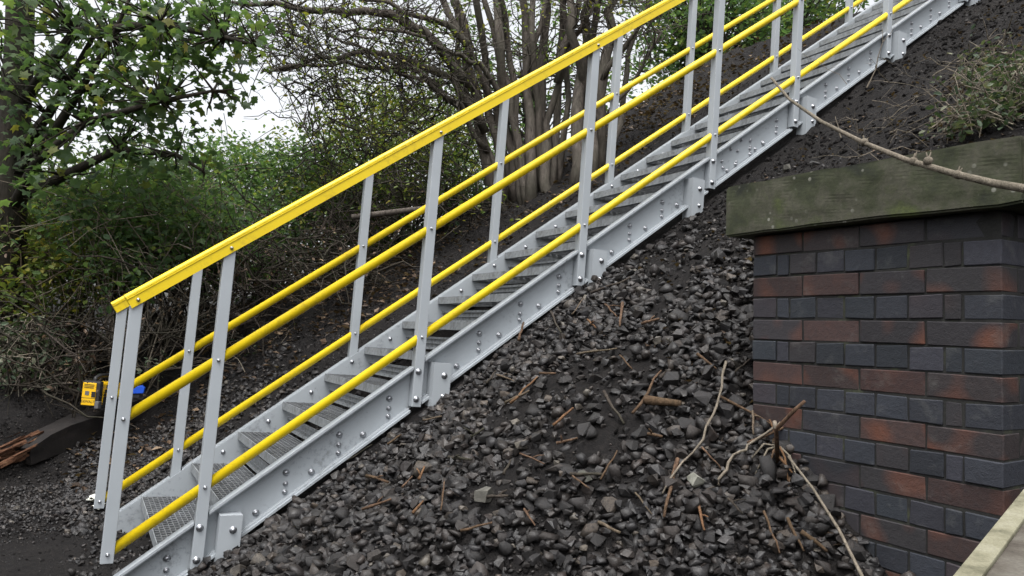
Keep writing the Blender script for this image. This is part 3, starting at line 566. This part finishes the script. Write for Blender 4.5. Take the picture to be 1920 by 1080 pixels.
# ------------------------------------------------------------------ multi-stemmed grey trees
def clump(name, label, bu, bv, stems, branches, seed_tw, barkm, ntw, leaf=None, smooth=True):
    b = hit(bu, bv); D = float((b-CAM)@FW); root = empty(name, tuple(b)); ends = []
    for px, r in stems:
        pts = []
        for i, (pu, pv) in enumerate(px):
            dd = D+random.uniform(-.25, .25)+(.10*i); p = at(pu, pv, dd)
            if i == 0: p[2] = min(p[2], ground(p[0], p[1]))-.12
            pts.append(Vector(p-b))
        fine = []
        for i in range(len(pts)-1):
            for t in (0, .33, .66): fine.append(pts[i].lerp(pts[i+1], t)+Vector([random.gauss(0, .026) for _ in range(3)]))
        fine.append(pts[-1]); n = len(fine); rr = r*.64/F*D/2; mb = MB(); mb.tube(fine, [rr*(1.25 if i == 0 else 1)*(1-.38*i/n)*random.uniform(.93, 1.07) for i in range(n)], 10); mb.build('stem', barkm, root, True); ends += fine[n//2:]
    tw = MB()
    def shoots(path, n, L, r):
        for _ in range(n):
            i = random.randrange(len(path)); a = path[i]; d = Vector([random.gauss(0, 1) for _ in range(3)]); d.z = abs(d.z)*.5+random.uniform(-.5, .4); d.normalize(); e = a+d*L*random.uniform(.4, 1.2)
            p = arc(a, e, random.uniform(-.25, .15), 5, .10); tw.tube(p, taper(6, r, r*.3), 4, False)
            for k in range(random.randrange(2, 5)):
                q = p[random.randrange(1, 5)]; f = q+Vector([random.gauss(0, 1) for _ in range(3)]).normalized()*L*random.uniform(.15, .45); p2 = arc(q, f, .1, 3, .1); tw.tube(p2, taper(4, r*.45, r*.2), 3, False)
                if leaf is not None and random.random() < .55: leaf.append(np.array(f)+b)
    for px, r in branches:
        pts = [Vector(at(pu, pv, D-.12*i)-b) for i, (pu, pv) in enumerate(px)]; fine = []
        for i in range(len(pts)-1):
            for t in (0, .33, .66): fine.append(pts[i].lerp(pts[i+1], t)+Vector([random.gauss(0, .02) for _ in range(3)]))
        fine.append(pts[-1]); n = len(fine); rr = r/F*D/2; mb = MB(); mb.tube(fine, [rr*(1-.7*i/n) for i in range(n)], 8); mb.build('branch', barkm, root, True); shoots(fine[3:], ntw, .9, .008)
    shoots(ends, ntw*3, .8, .008); tag(tw.build('twigs', barkm, root, True), kind='stuff')
    return tag(root, label, 'tree')
hl = []
clump('multi_stemmed_tree', 'clump of many leaning grey trunks rising from the bank behind the stair', 985, 372,
      [([(945, 392), (912, 300), (893, 190), (872, 80), (840, -60)], 40), ([(952, 385), (925, 260), (905, 120), (885, -60)], 30), ([(975, 378), (950, 240), (940, 100), (930, -60)], 34), ([(990, 372), (968, 220), (955, 80), (925, -80)], 26), ([(1000, 372), (990, 220), (985, 80), (975, -80)], 34), ([(1012, 368), (1008, 200), (1000, 60), (1010, -80)], 24), ([(1030, 366), (1020, 220), (1022, 80), (1030, -80)], 36), ([(1045, 362), (1045, 200), (1052, 60), (1065, -80)], 26), ([(962, 380), (930, 200), (860, 60), (800, -60)], 26), ([(985, 375), (975, 260), (940, 120), (900, -60)], 26), ([(1020, 368), (1030, 230), (1060, 90), (1110, -60)], 24), ([(1038, 364), (1062, 220), (1070, 90), (1050, -60)], 22), ([(1005, 370), (985, 240), (1000, 100), (1040, -60)], 22), ([(955, 384), (900, 250), (860, 140), (850, 20), (870, -60)], 20)],
      [([(908, 240), (850, 150), (770, 112), (690, 100), (600, 108), (500, 135)], 17), ([(893, 170), (820, 80), (740, 28), (650, 18), (560, 15), (430, 5)], 22), ([(905, 230), (840, 180), (780, 125), (700, 128), (620, 120), (490, 133)], 13), ([(885, 90), (830, 40), (760, 22), (640, -20)], 16), ([(915, 280), (860, 200), (800, 150), (700, 110), (610, 60)], 12), ([(950, 200), (900, 120), (850, 100), (760, 60), (640, 60)], 12), ([(1040, 150), (1080, 60), (1130, -20)], 14)], 1, 'bark', 26, hl)
clump('old_coppice_stool', 'dark thick coppiced trunk cluster standing beside the second handrail post', 1105, 325,
      [([(1085, 335), (1085, 200), (1092, 80), (1112, -60)], 42), ([(1108, 328), (1100, 200), (1075, 60), (1060, -60)], 34), ([(1125, 318), (1128, 180), (1140, 60), (1165, -60)], 38), ([(1140, 310), (1165, 170), (1195, 60), (1235, -60)], 20), ([(1118, 320), (1112, 140), (1120, 20), (1110, -60)], 26)], [([(1130, 160), (1180, 70), (1260, 0)], 12), ([(1140, 220), (1200, 140), (1240, 60)], 10)], 2, 'bark', 14, hl)
# thorn bush with bare tangled twigs, left of the trunks
def tangle(name, label, u, v, regions, r, barkm, cat, leafm=None, leafp=.0, length=.7, lsize=.04, kind=None):
    b = hit(u, v); root = empty(name, tuple(b)); mb = MB(); LC = []
    for (u0, v0, u1, v1, d0, d1, n) in regions:
        for _ in range(n):
            D = random.uniform(d0, d1); c = at(random.uniform(u0, u1), random.uniform(v0, v1), D); gz = ground(c[0], c[1])
            if c[2] < gz: c[2] = gz+random.uniform(.02, .3)
            d = rng.normal(size=3); d[2] *= .7; d /= np.linalg.norm(d); L = length*random.uniform(.35, 1.1); e = c+d*L; e[2] = max(e[2], ground(e[0], e[1])+.02)
            p = arc(c-b, e-b, random.uniform(-.25, .25), 5, .10); rr = r*random.uniform(.45, 1.3); mb.tube(p, taper(6, rr, rr*.35), 4, False)
            for k in range(2):
                q = p[random.randrange(1, 5)]; f = q+Vector(rng.normal(size=3)).normalized()*L*.35; mb.tube(arc(q, f, .1, 3, .1), taper(4, rr*.5, rr*.2), 3, False)
                if random.random() < leafp: LC.append(np.array(f))
    tag(mb.build('twigs', barkm, root, True), kind='stuff')
    if LC: LC = np.array(LC); LC = (LC[:, None, :]+rng.normal(size=(len(LC), 4, 3))*.05).reshape(-1, 3); V, Fc = leaf_arrays(LC, lsize, LEAF); link('foliage', raw_mesh('foliage', V, Fc), root, leafm)
    return tag(root, label, cat, kind=kind)
tangle('thorn_bush', 'bare dark thorn bush with tangled fine twigs left of the trunks', 800, 400, [(560, 150, 880, 330, 7.2, 9.0, 260), (500, 30, 860, 180, 7.4, 9.0, 190), (600, 300, 900, 420, 7, 8.6, 120), (440, 0, 620, 120, 6.5, 8, 90)], .008, 'barkd', 'bush', 'shruby', .35, .75, .05)
tangle('brushwood_pile', 'heap of grey dead brushwood heaped on the bank behind the stair', 560, 560, [(270, 500, 480, 640, 6.0, 7.2, 190), (420, 430, 720, 540, 6.4, 8.0, 230), (600, 370, 900, 430, 7.4, 8.6, 90), (0, 600, 240, 720, 5.6, 6.8, 110), (0, 690, 150, 775, 5.5, 6.3, 70)], .0085, 'twigd', 'brushwood', 'litter', .3, .8)
for i, (a, b_, r, lab) in enumerate([(((60, 465), (150, 505), (230, 545)), None, .045, 'thick dark fallen limb lying low in the undergrowth'), (((330, 545), (400, 580), (470, 600)), None, .04, 'stout brown fallen branch with a pale sawn end in brushwood'), (((660, 408), (720, 400), (800, 390)), None, .03, 'grey fallen branch lying across the brushwood below the trunks')]):
    pts = []
    for (pu, pv) in a: p = hit(pu, pv+40); D = min(float((p-CAM)@FW), 7.0); q = at(pu, pv, D*.97); q[2] = max(q[2], ground(q[0], q[1])+r); pts.append(q)
    mb = MB(); mb.tube(pts, [r, r*.9, r*.75], 9); tag(mb.build('fallen_branch', 'bark' if i else 'barkd', None, True), lab, 'branch')
# ------------------------------------------------------------------ shrubs and trees behind
GS = 'green shrubs behind the stair'
shrub('elder_shrub', 'bushy mid-green shrub growing right behind the rotten sleeper', 330, 540, 7.0, [(330, 380, 7.2, .7, .45, 150), (250, 450, 6.9, .6, .35, 120), (420, 440, 7.3, .6, .35, 120), (240, 330, 7.2, .45, .3, 70), (330, 500, 7.0, .7, .22, 90)], .062, 'shrubl', 'twigd', nst=30)
shrub('bramble_shrub', 'yellow-green bramble thicket low beside the fallen limb', 130, 560, 6.6, [(120, 470, 6.6, .6, .35, 110), (60, 540, 6.4, .5, .3, 80), (190, 520, 6.5, .45, .25, 70), (40, 400, 6.6, .4, .35, 50)], .06, 'shruby', 'twig', nst=24)
shrub('hedge_shrub', 'dense green hedge shrub under the gap of open sky', 520, 430, 9.0, [(520, 330, 9.2, .9, .35, 190), (420, 320, 9.4, .8, .32, 130), (620, 340, 9.0, .8, .4, 170), (480, 400, 8.6, .9, .3, 120), (580, 400, 8.6, .7, .25, 90)], .065, 'shrubl', 'twigd', nst=30)
shrub('yellowing_shrub', 'light yellow-green leafy shrub below the thorn bush', 700, 400, 9.0, [(690, 350, 9.0, .8, .3, 130), (780, 330, 9.2, .7, .35, 110), (620, 380, 8.6, .6, .2, 70), (820, 250, 9.6, .7, .5, 90), (720, 230, 9.8, .9, .4, 90)], .06, 'shruby', 'twigd', nst=26)
shrub('slope_shrub', 'small leafy shrub in the leaf litter below the trunks', 880, 400, 9.4, [(870, 320, 10.0, .7, .45, 100), (960, 300, 10.4, .8, .5, 90)], .06, 'shrubl', 'twigd', nst=20)
shrub('leafy_shrub', 'fresh green leafy shrub standing in front of the maple trunk', 260, 600, 6.3, [(230, 420, 6.3, .42, .30, 90), (330, 400, 6.4, .40, .28, 90), (150, 390, 6.2, .34, .26, 56), (400, 440, 6.6, .34, .22, 60), (230, 500, 6.2, .45, .2, 60), (300, 330, 6.6, .3, .16, 36)], .065, 'shrubl', 'stickp', per=9, nst=26, sr=.008)
shrub('dark_undergrowth', 'dark green undergrowth below the thorn bush and above the brushwood', 680, 500, 8.6, [(600, 470, 8.6, .6, .30, 110), (690, 450, 8.8, .6, .32, 120), (780, 400, 9.0, .6, .32, 110), (520, 480, 8.4, .6, .3, 90), (860, 370, 9.2, .5, .25, 70), (430, 500, 8.2, .6, .3, 80)], .07, 'maple', 'twigd', per=12, nst=20, cat='undergrowth')
def far_tree(name, label, u, v, D, h, blobs, lm, ls=.10, r=.09):
    b = at(u, v, D); b[2] = ground(b[0], b[1])-.1; root = empty(name, tuple(b)); mb = MB(); top = at(blobs[0][0], blobs[0][1], D)-b; mb.tube(arc((0, 0, 0), tuple(top), .03, 7, .03), taper(8, r, r*.35), 9); mb.build('trunk', 'barkd', root, True)
    C, L = [], []
    for (bu, bv, bd, rx, rz, n) in blobs: c, l = blob(at(bu, bv, bd), (rx, rx, rz), n, 13, ls*1.5); C.append(c); L.append(l)
    C, L = np.concatenate(C), np.concatenate(L); L = L[L[:, 2] > ground(L[:, 0], L[:, 1])+.1]; V, Fc = leaf_arrays(L-b, ls, LEAF); link('crown', raw_mesh('crown', V, Fc), root, lm)
    mb = MB(); ax = Vector(top)
    for c in C[::2]: mb.tube(arc(ax*random.uniform(.3, .95), Vector(c-b), .06, 5, .06), taper(6, .022, .006), 4, False)
    tag(mb.build('branches', 'barkd', root, True), kind='stuff'); return tag(root, label, 'tree')
far_tree('background_tree', 'tall green leafy tree showing between the upper stair posts', 1330, 160, 13, 4, [(1320, 20, 13, 1.0, .9, 130), (1250, 60, 12.6, .6, .6, 60), (1400, 40, 13.4, .9, .8, 110), (1230, -40, 13, .8, .6, 60), (1290, 130, 13, .7, .35, 60), (1420, 110, 13.2, .5, .35, 45)], 'shrubl', .11)
far_tree('background_tree', 'dark leafy tree near the top of the stair', 1480, 110, 14.5, 4, [(1480, 20, 14.5, .9, .6, 90), (1560, -10, 15, .8, .5, 70), (1440, 70, 14.2, .6, .35, 50), (1530, 60, 15, .6, .3, 50)], 'maple', .11)
far_tree('background_tree', 'pale hazy tree far behind the grey trunks', 1010, 300, 15, 4, [(1000, 60, 15, 1.6, 1.2, 60), (900, 200, 15, 1.4, .7, 70), (1120, 160, 15, 1.2, .9, 60), (800, 60, 15, 1.3, .8, 24)], 'shrubl', .11)
far_tree('background_tree', 'thin green tree far behind the thorn bush', 700, 420, 16, 4, [(720, 180, 16, 1.5, .8, 60), (640, 270, 16, 1.5, .6, 90), (560, 40, 16, 1.2, .7, 18), (800, 250, 16, 1.3, .7, 80)], 'shruby', .11)
far_tree('background_tree', 'dark green tree behind the maple trunk', 80, 480, 11, 4, [(60, 330, 11, .9, .6, 70), (170, 400, 11, 1.0, .5, 110), (330, 370, 12, 1.2, .35, 100), (30, 450, 10.5, .9, .6, 110)], 'maple', .10)
# bare leaves of the coppice twigs and hawthorn leaves
if hl:
    hl = np.array(hl); hl = (hl[:, None, :]+rng.normal(size=(len(hl), 3, 3))*.06).reshape(-1, 3); b = bpy.data.objects['multi_stemmed_tree']; V, Fc = leaf_arrays(hl-np.array(b.location), .045, LEAF); link('foliage', raw_mesh('foliage', V, Fc), b, 'shruby')
# leaf litter on the far bank
n = 9000; s = rng.uniform(-.6, 7, n); w = rng.uniform(1.7, 5.2, n); x, y = xy(s, w); ok = rng.random(n) < (.25+.75*sst(.42, .6, vn(x*1.7, y*1.7, 4)))*sst(1.6, 2.5, w); x, y = x[ok], y[ok]
V, Fc = leaf_arrays(np.stack([x, y, ground(x, y)+.015], -1), .065, OAK, 2.0); tag(link('leaf_litter', raw_mesh('leaf_litter', V, Fc), None, 'litter'), 'brown dead leaves strewn over the far bank', 'leaf litter', kind='stuff')
n = 3200; s = rng.uniform(1.6, 7, n); w = rng.uniform(-3, -.2, n); x, y = xy(s, w); V, Fc = leaf_arrays(np.stack([x, y, ground(x, y)+.012], -1)[(w < -1.0) | (rng.random(n) < .3)], .042, OAK, 2.0); tag(link('leaf_litter', raw_mesh('leaf_litter2', V, Fc), None, 'litter'), 'sparse dead leaf scraps on the bare soil above the coping', 'leaf litter', kind='stuff')
shrub('low_weeds', 'low weeds and pale leaves sprouting behind the sleeper', 60, 735, 6.0, [(40, 690, 5.8, .30, .16, 60), (110, 710, 5.9, .22, .10, 34), (30, 640, 5.9, .3, .16, 50), (130, 640, 6.2, .25, .1, 24)], .055, 'ivy', 'stickp', per=5, nst=20, cat='weeds', sr=.005, tl=.12)
shrub('low_weeds', 'small ivy sprigs growing in the soil between far stringer and brushwood', 460, 660, 6.2, [(450, 650, 6.3, .12, .04, 9), (540, 610, 6.6, .1, .04, 5), (300, 690, 6.0, .12, .05, 6)], .04, 'ivy', 'stickp', per=5, nst=6, cat='weeds', sr=.004, tl=.06)
# bramble above the coping
def px_shrub_D(u, v): p = hit(u, v); return float((p-CAM)@FW)
Db = px_shrub_D(1880, 235)
shrub('bramble_bush', 'ragged bramble with grey-green leaves and dry stems above the coping', 1880, 215, Db, [(1880, 205, Db, .24, .12, 60), (1900, 150, Db+.3, .22, .12, 45), (1830, 225, Db-.05, .16, .07, 30), (1850, 130, Db+.5, .2, .10, 26), (1940, 190, Db, .25, .18, 50)], .036, 'ivy', 'stickp', per=7, nst=22, cat='bush', sr=.0035, tl=.08)
tangle('dry_stems', 'dry pale bramble stems sprawling on soil above the coping', 1820, 200, [(1790, 90, 1920, 230, Db-.1, Db+.7, 26), (1560, 120, 1860, 290, Db-.2, Db+.6, 40)], .0032, 'stickp', 'stems', None, 0, .34)
# ------------------------------------------------------------------ foreground sapling branch
mb = MB(); path = [at(1446, 146, 1.62), at(1480, 186, 1.58), at(1540, 228, 1.5), at(1620, 268, 1.42), at(1700, 300, 1.34), at(1790, 326, 1.27), at(1860, 343, 1.22), at(1935, 356, 1.17), at(2080, 372, 1.10), at(2260, 360, 1.05)]
base = np.array(path[-1]); base[2] = ground(base[0], base[1])-.05; sap = empty('sapling', tuple(base)); tag(sap, 'bare grey sapling branch reaching in front of the coping', 'sapling')
mb.tube([p-base for p in path], [.0026, .0030, .0036, .0045, .0052, .0060, .0066, .0070, .0078, .009], 8); br = mb.build('branch', 'stickp', sap, True)
mb = MB(); tp = base.copy(); mb.tube([(0, 0, 0), (.02, .01, .6), tuple(path[-1]-base), tuple(path[-1]-base+np.array([.03, -.02, .5]))], [.016, .014, .011, .006], 8); mb.build('stem', 'stickp', sap, True)
for (pu, pv, D) in ((1712, 303, 1.33), (1795, 328, 1.266), (1740, 302, 1.305), (1620, 267, 1.42)):
    mb = MB(); p = at(pu, pv, D)-base; mb.tube([p+np.array([-.006, 0, -.001]), p, p+np.array([.005, 0, .004])], [.005, .0085, .005], 7)
    for k in range(3): mb.tube([p, p+np.array([random.uniform(-.006, .008), -.004, random.uniform(.008, .018)])], [.0028, .0008], 5)
    mb.build('bud_knot', 'stickp', sap, True)
# ------------------------------------------------------------------ timber rail bottom right
pa, pb = at(1785, 1080, 1.2), at(1920, 915, 1.6); dr = Vector(pb-pa); L = dr.length; dr.normalize(); rr_ = empty('timber_rail', (0, 0, 0)); tag(rr_, 'weathered pale timber rail running past the brick pier', 'rail')
side = Vector((dr.y, -dr.x, 0)).normalized(); upv = side.cross(dr).normalized()
if upv.z < 0: upv = -upv
def tb(t0, t1, s0, s1, u0, u1): A = Vector(pa)+dr*t0; B = Vector(pa)+dr*t1; return [A+side*s0+upv*u0, B+side*s0+upv*u0, B+side*s1+upv*u0, A+side*s1+upv*u0, A+side*s0+upv*u1, B+side*s0+upv*u1, B+side*s1+upv*u1, A+side*s1+upv*u1]
mb = MB(); mb.hexa(tb(-.7, L+.22, 0, .035, -.05, 0)); mb.build('edge_board', 'rail_wood', rr_, bevel=.003)
mb = MB(); mb.hexa(tb(-.7, L+.22, .0352, .125, -.05, -.006)); mb.build('top_board', 'rail_wood2', rr_, bevel=.003)
for t_ in (-.5, L+.16):
    q = Vector(pa)+dr*t_+side*.08; gz = float(ground(q.x, q.y))-.3; mb = MB(); mb.box((q.x-.035, q.y-.035, gz), (q.x+.035, q.y+.035, q.z-.052)); mb.build('post', 'rail_wood2', rr_)
# ------------------------------------------------------------------ sleeper and the things on it
def qd(u, v, D): return at(u, v, D)
a_ = at(-60, 872, 4.75); b_ = at(262, 748, 6.05); dv = Vector(b_-a_); Ls = dv.length; yaw = math.atan2(dv.y, dv.x); pit = math.asin(dv.z/Ls)
slp = empty('railway_sleeper', tuple(a_)); slp.rotation_euler = (0, -pit, yaw); tag(slp, 'old black tarred timber sleeper with a rotten splintered end', 'sleeper')
bmx = bmesh.new(); bmesh.ops.create_cube(bmx, size=1)
for v in bmx.verts: v.co = ((v.co.x+.5)*(Ls+.6)+.42, v.co.y*.25+.125, v.co.z*.17-.085)
bmesh.ops.subdivide_edges(bmx, edges=bmx.edges[:], cuts=11, use_grid_fill=True)
for v in bmx.verts:
    k = max(0, 1-(v.co.x-.42)/.35); n = float(vn(np.array(v.co.x*14), np.array(v.co.y*22+v.co.z*17), 3))-.5; v.co.z += n*.016-k*k*.05*(v.co.z > -.05)*(1+2*n); v.co.y += n*.012
me = bpy.data.meshes.new('beam'); bmx.to_mesh(me); bmx.free(); link('beam', me, slp, 'sleeper')
mb = MB()
for i in range(70):
    x0_ = random.uniform(.05, .55); y0_ = random.uniform(.0, .25); z0_ = random.uniform(-.14, -.012); l_ = random.uniform(.08, .30); mb.hexa([(x0_+dx*l_, y0_+dy*random.uniform(.008, .02)+random.gauss(0, .004), z0_+dz_*random.uniform(.006, .016)+dx*random.uniform(-.006, .02)) for dz_ in (0, 1) for dx, dy in ((0, 0), (1, 0), (1, 1), (0, 1))])
tag(mb.build('splinters', 'rot', slp), 'orange-brown rotten wood fibres', kind='stuff')
# cordless inflator
vd = at(166, 764, 5.55); dev = empty('cordless_inflator', tuple(vd), math.radians(-6)); dev.scale = (1.08, 1, .9); tag(dev, 'yellow and black cordless inflator with top handle standing on the sleeper', 'power tool')
def rbox(name, a, b, m, bev, parent=dev): mb = MB(); mb.box(a, b); return mb.build(name, m, parent, False, bev)
hx = .066
rbox('body', (-hx+.012, .018, .02), (hx-.004, .26, .20), 'dyellow', .018); rbox('end_frame', (-hx, 0, .0), (hx, .045, .215), 'dblack', .018)
ep = rbox('end_panel', (-hx+.010, -.006, .016), (hx-.026, .004, .197), 'dyellow', .005)
for z in (.158, .170, .182): rbox('vent_rib', (-hx+.022, -.0085, z-.002), (hx-.040, -.0058, z+.002), 'dblack', 0, ep)
rbox('badge', (-.032, -.0088, .098), (-.004, -.0061, .130), 'dgrey', 0, ep); rbox('latch', (.014, -.0088, .084), (.0405, -.0062, .128), 'dblack', 0, ep); rbox('seam', (-hx+.011, -.0078, .074), (hx-.027, -.0062, .0765), 'dblack', 0, ep)
rbox('foot', (hx-.022, -.010, -.004), (hx+.006, .03, .055), 'dgrey', .006); rbox('side_panel', (hx-.006, .055, .0), (hx+.004, .255, .088), 'dblack', .004); rbox('display', (hx-.0045, .08, .155), (hx-.002, .13, .182), 'dblack', 0)
rbox('gauge', (hx-.0045, .065, .118), (hx-.002, .10, .145), 'dblack', 0); rbox('gauge', (hx-.0045, .106, .118), (hx-.002, .14, .145), 'dblack', 0); rbox('label_strip', (hx-.0042, .06, .091), (hx-.0015, .18, .114), 'dblack', 0)
mb = MB(); mb.tube([(0, .03, .20), (0, .045, .236), (0, .09, .252), (0, .19, .256), (0, .235, .238), (0, .25, .19)], [.013, .014, .015, .015, .014, .013], 9); mb.build('handle', 'dblack', dev, True)
def text(body, size, loc, parent, m):
    cu = bpy.data.curves.new('lettering', 'FONT'); cu.body = body; cu.size = size; cu.extrude = .0006; cu.align_x = 'CENTER'; cu.align_y = 'CENTER'; t = bpy.data.objects.new('tmp', cu); COL.objects.link(t)
    me = bpy.data.meshes.new_from_object(t.evaluated_get(bpy.context.evaluated_depsgraph_get())); bpy.data.objects.remove(t); o = link('lettering', me, parent, m); o.location = loc; o.rotation_euler = (math.pi/2, 0, 0); o.scale = (1, 1.25, 1); return o
text('DEWALT', .0235, (-.008, -.0066, .046), ep, 'dblack'); lt = text('DEWALT', .021, (hx-.0008, .12, .1025), dev, 'dyellow'); lt.rotation_euler = (math.pi/2, 0, math.pi/2)
bl = at(256, 740, 5.75); blo = empty('blue_plastic_clip', tuple(bl), .3); tag(blo, 'small bright blue plastic clip lying on the sleeper behind the post', 'clip')
mb = MB(); mb.prism([(-.09, 0, 0), (.045, 0, .012), (.05, 0, .055), (.03, 0, .07), (-.09, 0, .04)], [(-.09, .05, 0), (.045, .05, .012), (.05, .05, .055), (.03, .05, .07), (-.09, .05, .04)]); mb.build('clip_body', 'blue', blo, False, .004)
mb = MB(); mb.box((-.088, .008, -.022), (.02, .042, -.0003)); mb.build('jaw', 'dblack', blo)
# white scraps at the foot of the end posts
for i, (pu, pv, sz) in enumerate([(176, 946, .06), (184, 962, .055), (168, 950, .04), (231, 912, .035), (247, 912, .018)]):
    p = hit(pu, pv); mb = MB(); k = 7; n0 = 0; mb.v.append((0, 0, sz*.3))
    for j in range(k): a = 2*math.pi*j/k; mb.v.append((sz*random.uniform(.4, .75)*math.cos(a), sz*random.uniform(.4, .75)*math.sin(a), sz*random.uniform(0, .55)))
    for j in range(k): mb.f.append((0, 1+j, 1+(j+1) % k))
    mb.v += [(x*.9, y*.9, z-.006) for x, y, z in mb.v[1:k+1]]; mb.f += [(1+j, 1+k+j, 1+k+(j+1) % k, 1+(j+1) % k) for j in range(k)]+[tuple(1+k+j for j in range(k))]
    o = mb.build('white_scrap', 'white'); o.location = (p[0], p[1], p[2]+.03); tag(o, 'crumpled white scrap on the soil by the end posts', 'scrap', 'white scraps by the end posts')
scn.render.engine = 'CYCLES'
